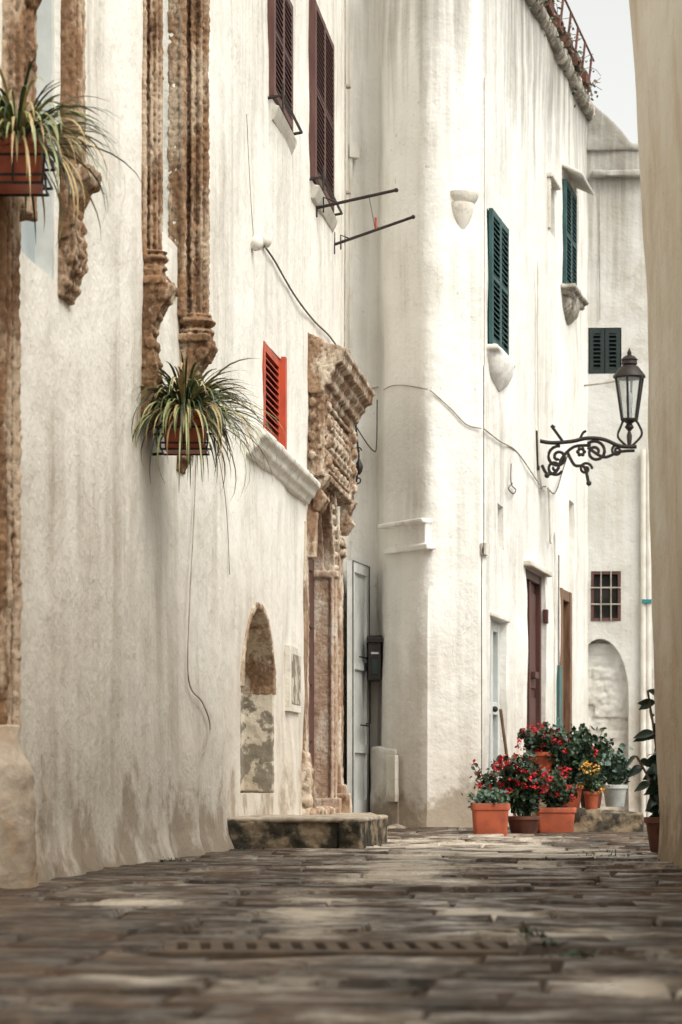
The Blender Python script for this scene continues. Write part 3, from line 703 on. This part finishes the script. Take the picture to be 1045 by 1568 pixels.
for i in range(60):
    u=U_(1.5,6.9); p=Vector(FF.P(u,U_(-.05,.12),8.65)); pts=[p]
    dv=Vector((U_(-.05,.05),U_(-.05,.05),U_(.03,.07)))
    for k in range(5): p=p+dv; dv=dv+Vector((U_(-.04,.03),U_(-.04,.04),U_(-.05,.01))); pts.append(p)
    mb.tube(pts,.004,4,1)
def leaf(mb,p,s,mi,cup=.25):
    a=U_(0,6.28); n=Vector((U_(-1,1),U_(-1,.4),U_(-.2,1.2))).normalized(); t=n.orthogonal().normalized(); b2=n.cross(t)
    t,b2=t*math.cos(a)+b2*math.sin(a),b2*math.cos(a)-t*math.sin(a)
    p=Vector(p); vs=[p-n*s*cup]
    for k in range(7):
        th=2*math.pi*k/7; r=s*(1+.12*math.sin(3*th)); vs.append(p+t*math.cos(th)*r+b2*math.sin(th)*r*.85+n*s*U_(-.1,.15))
    mb.add(vs,[(0,1+k,1+(k+1)%7) for k in range(7)],mi)
for j in range(8):
    u=1.7+j*.65+U_(-.15,.15); hh=U_(.1,.35)
    for i in range(60):
        q=FF.P(u+random.gauss(0,.14),.08+random.gauss(0,.07),8.70+random.gauss(0,.5)*hh)
        leaf(mb,q,U_(.015,.03),random.choice([3,3,4,1]))
for i in range(7):
    u=1.9+i*.7; mb.fbox(FF,u,u+.32,-.02,.12,8.68,8.82,2)
mb.build('roof_railing_with_plants',['rust','twig','terrad','lfd','lfm','straw'],WH)
mb=MB()
cab(FE,[(659,597),(690,625),(715,650),(738,656)],.006,.02,0,m_=mb)
cab(FD,[(588,597),(600,591),(620,590),(655,596)],.006,.02,0,m_=mb)
cab(FF,[(742,657),(765,675),(790,690),(812,720),(826,742)],.007,.02,0,m_=mb)
cab(FF,[(742,120),(742,400),(742,560)],.004,.01,0,m_=mb); cab(FF,[(741,560),(741,660),(741,840),(738,860),(738,1180)],.005,.02,1,m_=mb)
cab(FF,[(824,400),(825,640),(829,745),(840,750),(843,830),(850,845),(850,1240)],.012,.03,2,m_=mb)
cab(FF,[(828,748),(836,745),(850,755),(862,720),(872,690)],.007,.03,1,m_=mb)
cab(FF,[(783,710),(783,740),(790,750),(786,756),(779,748),(785,740)],.006,.03,1,m_=mb)
cab(FF,[(856,850),(856,1000),(857,1150)],.008,.03,1,m_=mb)
mb.fbox(FF,FF.U(740),FF.U(744),-.02,.03,FF.Z(850,742),FF.Z(832,742),2)
cab(FC,[(536,60),(536,400),(536,830)],.03,.05,2,m_=mb); mb.fbox(FC,FC.U(530),FC.U(545),.0,.1,zw(240,23.1),zw(220,23.1),2)
cab(FC,[(548,600),(565,596),(583,592)],.006,.03,0,m_=mb); cab(FC,[(576,880),(577,900),(577,975)],.007,.03,2,m_=mb)
mb.build('facade_cables',['cable','cabled','pipew'],WH,smooth=50)

# ------------------------------------------------------------------ FAR HOUSE
GH=root('far_grey_house',(4,30,0))
zt=zw(228,29.4)
gu=lambda px: FG.U(px)
cut=MB()
W1=(gu(901),gu(952),zw(573,29.4),zw(502,29.4)); W2=(gu(905),gu(951),zw(951,29.4),zw(875,29.4))
for w in (W1,W2): cut.fbox(FG,w[0],w[1],-.15,.3,w[2],w[3])
ua0,ua1=gu(877),gu(963); uac=(ua0+ua1)/2; ha=(ua1-ua0)/2
cut.pprof(FG,dedup(arch_poly(uac,ha,-.05,zw(1065,29.4),zw(978,29.4)-zw(1065,29.4))),-.2,.4)
def outG(x,y,z): return .04*math.exp(-max(z,0)/.15)
wall('wall',[FG.P(0,0,0)[:2],FG.P(FG.L,0,0)[:2]],-.15,zt,.5,outG,'plG',GH,cut=cut,amp=.04)
mb=MB(); mb.fbox(FG,0,FG.L,-6,-.1,zt-.3,zt-.2); mb.build('roof_slab',['plG'],GH)
mb=MB(); mb.fbox(FG,gu(905),FG.L,-.02,.10,zw(273,29.4),zw(263,29.4)); 
mb.pprof(FG,[(gu(895),zt-.03),(gu(1020),zt-.03),(gu(1020),zt+.04),(gu(968),zt+.06),(gu(950),zw(200,29.4)),(gu(930),zw(178,29.4)),(gu(908),zw(160,29.4)),(gu(895),zw(150,29.4))],-.35,.02)
o_=mb.build('cornice_and_gable',['plG'],GH); erode(o_,.03,.03,.15,.02,.4)
mb=MB(); shutter(mb,FG,W1[0]+.01,W1[1]-.01,W1[2]+.01,W1[3]-.01,-.05,th=.04,pitch=.05,leaves=2); mb.fbox(FG,W1[0],W1[1],-.149,-.1,W1[2],W1[3],1)
mb.build('dark_shutters',['shdark','dark'],GH,bevel=.002)
mb=MB(); a,b2,z0,z1=W2; mb.fbox(FG,a,b2,-.149,-.13,z0,z1); 
mb.fbox(FG,a,a+.035,-.05,.01,z0,z1,1);mb.fbox(FG,b2-.035,b2,-.05,.01,z0,z1,1);mb.fbox(FG,a+.035,b2-.035,-.05,.01,z0,z0+.035,1);mb.fbox(FG,a+.035,b2-.035,-.05,.01,z1-.035,z1,1)
for i in (1,2): 
    u=a+(b2-a)*i/3; mb.tube([FG.P(u,.02,z0),FG.P(u,.02,z1)],.009,mi=2)
for i in (1,2):
    z=z0+(z1-z0)*i/3; mb.tube([FG.P(a,.02,z),FG.P(b2,.02,z)],.009,mi=2)
mb.build('barred_window',['darkglass','shbrown','cable'],GH)
mb=MB()
for px in (985,993): mb.tube([FG.P(gu(px),.06,-.05),FG.P(gu(px),.06,zw(690,29.4))],.035,10,0)
mb.fbox(FG,gu(982),gu(997),.0,.12,zw(925,29.4),zw(919,29.4),1)
cab(FG,[(830,597),(880,592),(940,584),(985,570)],.012,.3,2,m_=mb)
cab(FG,[(918,280),(919,490)],.007,.02,2,m_=mb)
mb.build('drain_pipes',['pipew','teal','cable'],GH,smooth=50)
mb=MB()
random.seed(5)
for j in range(14):
    u=ua0-.04
    while u<ua1+.03:
        w=U_(.12,.30); z=.0+j*.155
        mb.fbox(FG,u,min(u+w,ua1+.04),-.24,-.13+U_(-.02,.02),z,z+.13); u+=w+.02
o_=mb.build('rough_masonry',['plG'],GH); erode(o_,.018,.04,.07,.03,.2)

# ------------------------------------------------------------------ RIGHT WALL
RH=root('right_beige_house',(3,8,0))
def outR(x,y,z): return .043*z+.03+.02*math.sin(z*1.4)+.05*math.exp(-max(z,0)/.2)
wall('wall',[(6,13.7),(1.86,13.52),(1.80,13.3),(1.78,-3)],-.15,4.78,.5,outR,'plR',RH,smoothit=2,amp=.022,step=.12)
mb=MB(); mb.box(2.0,6,-3,13.3,4.6,4.7); mb.build('roof_slab',['plR'],RH)
mb=MB(); mb.tube(crs([(1.56,13.3,4.98),(1.56,12.9,4.86),(1.6,12.4,4.84),(1.6,11.5,5.0)]),.010); mb.build('wall_cable',['cable'],RH)

# ------------------------------------------------------------------ LANTERN
SL=root('street_lamp',(2.6,25.7,4))
d=25.6; mb=MB()
xa=xw(828,d)+.0
def W(px,y): return (xw(px,d),d,zw(y,d))
mb.fbox(Fr((xa-.1,d-.02),(xa-.03,d-.02)),0,.09,-.06,.02,zw(720,d),zw(660,d))
cat=crs
mb.tube(cat([W(826,675),W(845,678),W(875,676),W(900,671),W(925,673),W(950,683),W(975,684)]),.022,8)
mb.tube(cat([W(862,676),W(852,662),W(845,652),W(850,655)]),.016); mb.tube(cat([W(888,673),W(893,663),W(898,660)]),.014)
def spi(px,y,r,turns,a0,s_=1): 
    c=W(px,y); return sp(c[0],c[2],r,turns,d,s_,a0,30)
mb.tube(spi(855,700,.12,1.6,1.4,1),.017); mb.tube(spi(850,716,.085,1.5,3.6,-1),.016)
mb.tube(spi(912,692,.12,1.6,.8,-1),.017); mb.tube(spi(945,690,.06,1.5,1.5,1),.015)
mb.tube(cat([W(868,690),W(880,712),W(895,715),W(902,742)]),.017); mb.tube(spi(897,718,.07,1.4,0,1),.015)
mb.tube(cat([W(830,712),W(838,725),W(852,722),W(862,700),W(880,684),W(905,682)]),.017)
mb.tube(cat([W(900,685),W(925,700),W(948,692),W(972,690)]),.017); mb.ball(W(902,740),.03); mb.ball(W(838,728),.03)
for k in range(6): 
    c=W(890,692); a=k*math.pi/3; mb.ball((c[0]+.035*math.cos(a),d-.01,c[2]+.035*math.sin(a)),.022)
mb.build('scroll_bracket',['iron'],SL,smooth=50)
lx=xw(964,d); mb=MB()
zt_=zw(578,d); zb2=zw(643,d); rt=.155; rb=.085
def ringp(r,z,n=6,a0=.26): return [(lx+r*math.cos(a0+2*math.pi*k/n),d+r*math.sin(a0+2*math.pi*k/n),z) for k in range(n)]
T=ringp(rt,zt_);B_=ringp(rb,zb2)
for k in range(6):
    mb.tube([T[k],B_[k]],.013,6); mb.tube([T[k],T[(k+1)%6]],.015,6); mb.tube([B_[k],B_[(k+1)%6]],.015,6)
mb.lathe((lx,d,0),[(.175,zt_),(.17,zt_+.02),(.11,zt_+.10),(.07,zt_+.13),(.085,zt_+.14),(.08,zt_+.18),(.095,zt_+.185),(.06,zt_+.22),(.02,zt_+.24),(.025,zt_+.26),(.004,zt_+.31)],12)
mb.lathe((lx,d,0),[(.02,zw(684,d)),(.03,zb2-.17),(.015,zb2-.12),(.05,zb2-.08),(.03,zb2-.04),(.085,zb2),(.085,zb2+.01)],12)
mb.tube(cat([(lx+.02,d,zw(684,d)),(lx+.13,d,zb2-.16),(lx+.1,d,zb2-.05),(lx+.06,d,zb2)]),.013)
mb.tube(cat([(lx-.02,d,zw(684,d)),(lx-.12,d,zb2-.18),(lx-.09,d,zb2-.07),(lx-.06,d,zb2)]),.013)
mb.build('lantern_frame',['iron'],SL,smooth=40)
mb=MB(); T=ringp(rt-.006,zt_);B_=ringp(rb-.005,zb2); mb.add(T+B_,[(k,(k+1)%6,6+(k+1)%6,6+k) for k in range(6)]); mb.build('lantern_glass',['lglass'],SL)
mb=MB(); mb.lathe((lx,d,0),[(.015,zb2+.02),(.018,zb2+.12),(.035,zb2+.17),(.04,zb2+.24),(.02,zb2+.29)],12); mb.build('bulb',['potw'],SL,smooth=60)

# ------------------------------------------------------------------ PLANTS
def blade(mb,p,az,el,L,w,mi,droop=1.,seg=9):
    p=Vector(p); hd=Vector((math.cos(az),math.sin(az),0)); side=Vector((-math.sin(az),math.cos(az),0))
    side=(side+Vector((0,0,U_(-.5,.5)))).normalized()
    vs=[];e=el; st=L/seg; tw=U_(-.12,.12)
    for i in range(seg+1):
        t=i/seg; ww=w*(math.sin(min(1,(t+.15)*1.1)*math.pi*.5) if t<.6 else (1-(t-.6)/.4)**.8)+.0006
        vs+= [p-side*ww, p+side*ww]
        p=p+(hd*math.cos(e)+Vector((0,0,math.sin(e)))+side*tw*.3)*st
        e-=droop*(.16+.18*t)*U_(.8,1.2)
    mb.add(vs,[(2*i,2*i+1,2*i+3,2*i+2) for i in range(seg)],mi)
def pot(mb,c,r,h,mi=0,soil=1,sx=1,sy=1,seg=28):
    mb.lathe(c,[(r*.70,0),(r*.74,.01),(r*.93,h*.80),(r*.95,h*.82),(r*1.04,h*.83),(r*1.05,h*.99),(r*1.0,h),(r*.93,h*.99),(r*.90,h*.9)],seg,mi,sx,sy)
    mb.lathe(c,[(r*.88,h*.88),(r*.5,h*.91)],seg,soil,sx,sy)
def rectpot(mb,c,lx_,ly,h,mi=0,soil=1):
    def rr(a,b2,z,rad=.3,n=5):
        o=[]
        for (sx,sy,s0) in ((1,1,0),(-1,1,1),(-1,-1,2),(1,-1,3)):
            r=min(a,b2)*rad
            for k in range(n):
                th=(s0+k/(n-1))*math.pi/2; o.append((c[0]+sx*(a-r)+r*math.cos(th),c[1]+sy*(b2-r)+r*math.sin(th),c[2]+z))
        return o
    secs=[(.84,0),(.86,.01),(.94,h*.78),(1.0,h*.80),(1.02,h*.97),(1.0,h),(.93,h),(.91,h*.88)]
    vs=[];n=20
    for s_,z in secs: vs+=rr(lx_*s_,ly*s_,z)
    fs=[(i*n+k,i*n+(k+1)%n,(i+1)*n+(k+1)%n,(i+1)*n+k) for i in range(len(secs)-1) for k in range(n)]+[tuple(range(n))[::-1]]
    mb.add(vs,fs,mi); mb.add(rr(lx_*.92,ly*.92,h*.89),[tuple(range(n))],soil)
def basket(name,x,d,z,w,nl,L,seed):
    random.seed(seed)
    rt_=root(name,(x,d,z))
    mb=MB(); h=w*.85
    rectpot(mb,(x,d,z-h/2),w/2,w*.42,h); mb.build('plastic_pot',['terra','soil'],rt_,smooth=40)
    mb=MB()
    for zz,s_ in ((z-h*.35,.56),(z+h*.05,.6),(z-h*.5,.5)):
        a=w*s_; b2=w*.5*s_/.5*.9
        mb.tube([(x-a,d-b2,zz),(x+a,d-b2,zz),(x+a,d+b2,zz),(x-a,d+b2,zz),(x-a,d-b2,zz)],.006)
    for sx in (-.5,0,.5): mb.tube([(x+sx*w,d-w*.5,z-h*.5),(x+sx*w*1.1,d-w*.52,z+h*.05)],.005)
    mb.tube([(x-w*.6,d+w*.3,z),(x-w*.9,d+w*.5,z)],.008); mb.tube([(x-w*.5,d+w*.3,z-h*.5),(x-w*.9,d+w*.5,z-h*.5)],.008)
    mb.build('iron_holder',['iron'],rt_)
    mb=MB()
    for i in range(nl):
        az=U_(0,2*math.pi); r=U_(0,w*.3)
        LL=L*U_(.55,1.1); mi=random.choices([0,1,2,3],[.14,.22,.42,.22])[0]
        blade(mb,(x+r*math.cos(az),d+r*math.sin(az),z+h*.35),az,U_(.35,1.45),LL,U_(.0045,.0085),mi,U_(.7,1.35))
    for i in range(nl//4):
        az=U_(0,2*math.pi); blade(mb,(x+.3*w*math.cos(az),d+.3*w*math.sin(az),z+h*.3),az,U_(-.2,.6),L*U_(.8,1.35),.005,random.choice([0,2,3]),U_(.7,1.2))
    mb.build('spider_plant_leaves',['lfd','lfm','lfl','straw'],rt_,smooth=80)
basket('hanging_spider_plant',xw(284,13.5),13.5,zw(662,13.5),.255,480,.50,11)
basket('hanging_spider_plant.001',xw(26,9.9),9.9,zw(252,9.9),.235,260,.48,12)

def oval(mb,p,dirv,L,w,mi,bend=.3):
    dirv=Vector(dirv).normalized(); s_=dirv.cross(Vector((U_(-.9,.9),-1.0,U_(-.3,.9)))).normalized(); n=s_.cross(dirv)
    p=Vector(p); vs=[];k=7
    for i in range(k+1):
        t=i/k; ww=w*math.sin(math.pi*min(.98,max(.04,t**.85))); q=p+dirv*L*t-Vector((0,0,1))*bend*L*t*t
        vs+=[q-s_*ww+n*ww*.3,q,q+s_*ww+n*ww*.3]
    fs=[]
    for i in range(k): a=3*i; fs+=[(a,a+1,a+4,a+3),(a+1,a+2,a+5,a+4)]
    mb.add(vs,fs,mi)
def bush(name,c,pr,ph,plant_r,plant_h,potm='terra',nl=320,ls=.024,fl=20,flm='red',rect=None,seed=1,leafset=('lfd','lfm'),z0=0.,fr_=.03):
    random.seed(seed); x,y=c; rt_=root(name,(x,y,z0))
    mb=MB()
    if rect: rectpot(mb,(x,y,z0),rect[0],rect[1],ph)
    else: pot(mb,(x,y,z0),pr,ph)
    mb.build('flower_pot',[potm,'soil'],rt_,smooth=35)
    mb=MB(); zc=z0+ph
    tips=[]
    for i in range(26):
        az=U_(0,6.28); rr=plant_r*math.sqrt(R()); hh=plant_h*U_(.3,1.1)*(1-.3*(rr/plant_r)**2)
        q=(x+rr*math.cos(az),y+rr*math.sin(az)*.8,zc+hh); tips.append(q)
        mb.tube([(x+rr*.2*math.cos(az),y+rr*.2*math.sin(az),zc-.03),(x+rr*.6*math.cos(az),y+rr*.5*math.sin(az),zc+hh*.55),q],.004,4,0)
    for i in range(nl):
        t=random.choice(tips); f=U_(.2,1.05)
        p=(x+(t[0]-x)*f+random.gauss(0,.03),y+(t[1]-y)*f+random.gauss(0,.03),zc+(t[2]-zc)*f+random.gauss(0,.025))
        if p[2]<zc-.07: continue
        leaf(mb,p,ls*U_(.55,1.25),1+(0 if R()<.7 else 1))
    for i in range(fl):
        t=random.choice(tips); p=Vector((t[0]+random.gauss(0,.03),t[1]-abs(random.gauss(0,.04)),t[2]+U_(-.08,.05)))
        for k in range(12): leaf(mb,p+Vector((random.gauss(0,fr_*.5),random.gauss(0,fr_*.5),random.gauss(0,fr_*.45))),.012*U_(.7,1.2),3)
    mb.build('foliage',['lfm',leafset[0],leafset[1],flm],rt_)
bush('potted_succulent',(xw(751,19.8),19.8),0,.27,.19,.10,rect=(.155,.12),nl=520,ls=.018,fl=0,leafset=('bluelf','lfm'),seed=31)
bush('potted_geranium',(xw(758,20.5),20.5),.12,.28,.18,.38,nl=260,fl=24,seed=32)
bush('potted_geranium.001',(xw(802,20.1),20.1),.14,.16,.25,.50,potm='terrad',nl=1500,ls=.026,fl=62,seed=33)
bush('potted_geranium.002',(xw(850,21.3),21.3),0,.22,.22,.36,rect=(.18,.12),nl=700,fl=34,seed=34)
bush('potted_geranium.003',(xw(832,22.3),22.3),.14,.20,.23,.24,nl=600,fl=26,seed=35,z0=.52)
bush('potted_shrub',(xw(873,22.2),22.2),.12,.22,.24,.50,nl=1100,ls=.028,fl=18,seed=36,z0=.2)
bush('potted_shrub.001',(xw(905,22.6),22.6),.12,.2,.25,.62,potm='terrad',nl=1300,ls=.03,fl=0,seed=37,z0=.2)
bush('potted_marigold',(xw(906,21.5),21.5),.07,.16,.12,.26,nl=260,ls=.02,fl=12,flm='yel',seed=38,z0=.2)
bush('potted_ivy',(xw(942,22),22),.115,.2,.16,.34,potm='potw',nl=320,ls=.032,fl=0,leafset=('bluelf','lfd'),seed=39,z0=.22)
mb=MB(); mb.box(xw(832,22.3)-.16,xw(832,22.3)+.16,22.15,22.5,-.02,.52); mb.build('plant_stand',['stepst'],None,bevel=.02)
mb=MB(); mb.box(2.02,2.30,21.3,22.9,-.05,.20); mb.box(2.31,2.68,21.35,22.9,-.05,.17); 
o_=mb.build('stone_kerb_ledge',['stepst']); erode(o_,.018,.03,.08,.02,.3)
random.seed(55); rp=root('rubber_plant',(1.9,15.2,0))
mb=MB(); px0,py0=xw(990,15.2),15.2
pot(mb,(px0+.12,py0,0),.13,.22,0); mb.build('flower_pot',['terrad','soil'],rp,smooth=35)
mb=MB()
for s_ in range(7):
    az=U_(0,6.28); tx,ty=px0+U_(-.06,.12),py0+U_(-.15,.15); H=U_(.5,1.02)
    pts=[(px0+.10+(tx-px0-.10)*t**1.5,py0+(ty-py0)*t**1.5,.2+(H-.2)*t) for t in (0,.25,.5,.75,1)]
    mb.tube(pts,.008,6,0)
    for i in range(12):
        t=.05+.95*i/11; k=min(3,int(t*4)); f=t*4-k; a=Vector(pts[k]).lerp(Vector(pts[min(4,k+1)]),min(1,f))
        az=i*2.4+s_; e=U_(-.7,.55); oval(mb,a,(math.cos(az)*math.cos(e),math.sin(az)*math.cos(e),math.sin(e)),U_(.09,.14),U_(.024,.034),1,U_(.15,.6))
mb.build('leaves',['twig','rubber'],rp,smooth=80)
random.seed(77); mb=MB()
for cx,cy,s_ in ((xw(875,5.9),5.9,.03),(xw(820,6.7),6.7,.025),(xw(845,6.3),6.3,.02),(xw(940,14),14,.09),(xw(925,15.5),15.5,.06),(xw(1020,12.9),12.9,.12),(xw(840,13.2),13.2,.05),(-1.0,13.6,.04),(-.72,15.9,.05),(xw(660,22),22,.08)):
    for i in range(55):
        az=U_(0,6.28); blade(mb,(cx+random.gauss(0,s_),cy+random.gauss(0,s_*.8),gh(cx,cy)-.01),az,U_(.4,1.4),U_(.02,.05),.003,random.choice([0,1,1]),1,5)
mb.build('weeds',['lfd','lfm'])

# ------------------------------------------------------------------ light, world, camera
SE=math.radians(52); az=math.radians(134)
w=bpy.data.worlds.new('World'); scene.world=w; w.use_nodes=True; nt=w.node_tree
bg=nt.nodes['Background']; sky=nt.nodes.new('ShaderNodeTexSky'); sky.sky_type='NISHITA'; sky.sun_disc=False
sky.sun_elevation=SE; sky.sun_rotation=az; sky.dust_density=4; sky.air_density=1
hs=nt.nodes.new('ShaderNodeHueSaturation'); hs.inputs['Saturation'].default_value=.10; hs.inputs['Value'].default_value=1.8
mx=nt.nodes.new('ShaderNodeMix'); mx.data_type='RGBA'; mx.blend_type='MULTIPLY'; mx.inputs[0].default_value=1; mx.inputs[7].default_value=(1,.99,.93,1)
nt.links.new(sky.outputs[0],hs.inputs['Color']); nt.links.new(hs.outputs[0],mx.inputs[6]); nt.links.new(mx.outputs[2],bg.inputs['Color']); bg.inputs['Strength'].default_value=.15
sd=bpy.data.lights.new('sun','SUN'); sd.energy=1.4; sd.angle=math.radians(24); sd.color=(1,.96,.88)
so=bpy.data.objects.new('sun',sd); col.objects.link(so)
dirv=Vector((math.sin(az)*math.cos(SE),math.cos(az)*math.cos(SE),math.sin(SE)))
so.rotation_euler=dirv.to_track_quat('Z','Y').to_euler(); so.location=(5,-5,12)
cam=bpy.data.cameras.new('camera'); co=bpy.data.objects.new('camera',cam); col.objects.link(co); scene.camera=co
co.location=(0,0,CH); co.rotation_euler=(math.radians(90),0,0)
cam.sensor_fit='VERTICAL'; cam.sensor_height=36; cam.sensor_width=24; cam.lens=36*F/1568; cam.shift_y=(HY-784)/1568
cam.clip_end=1000; cam.dof.use_dof=True; cam.dof.focus_distance=17; cam.dof.aperture_fstop=5.0
scene.view_settings.view_transform='Standard'; scene.view_settings.look='None'; scene.view_settings.exposure=0
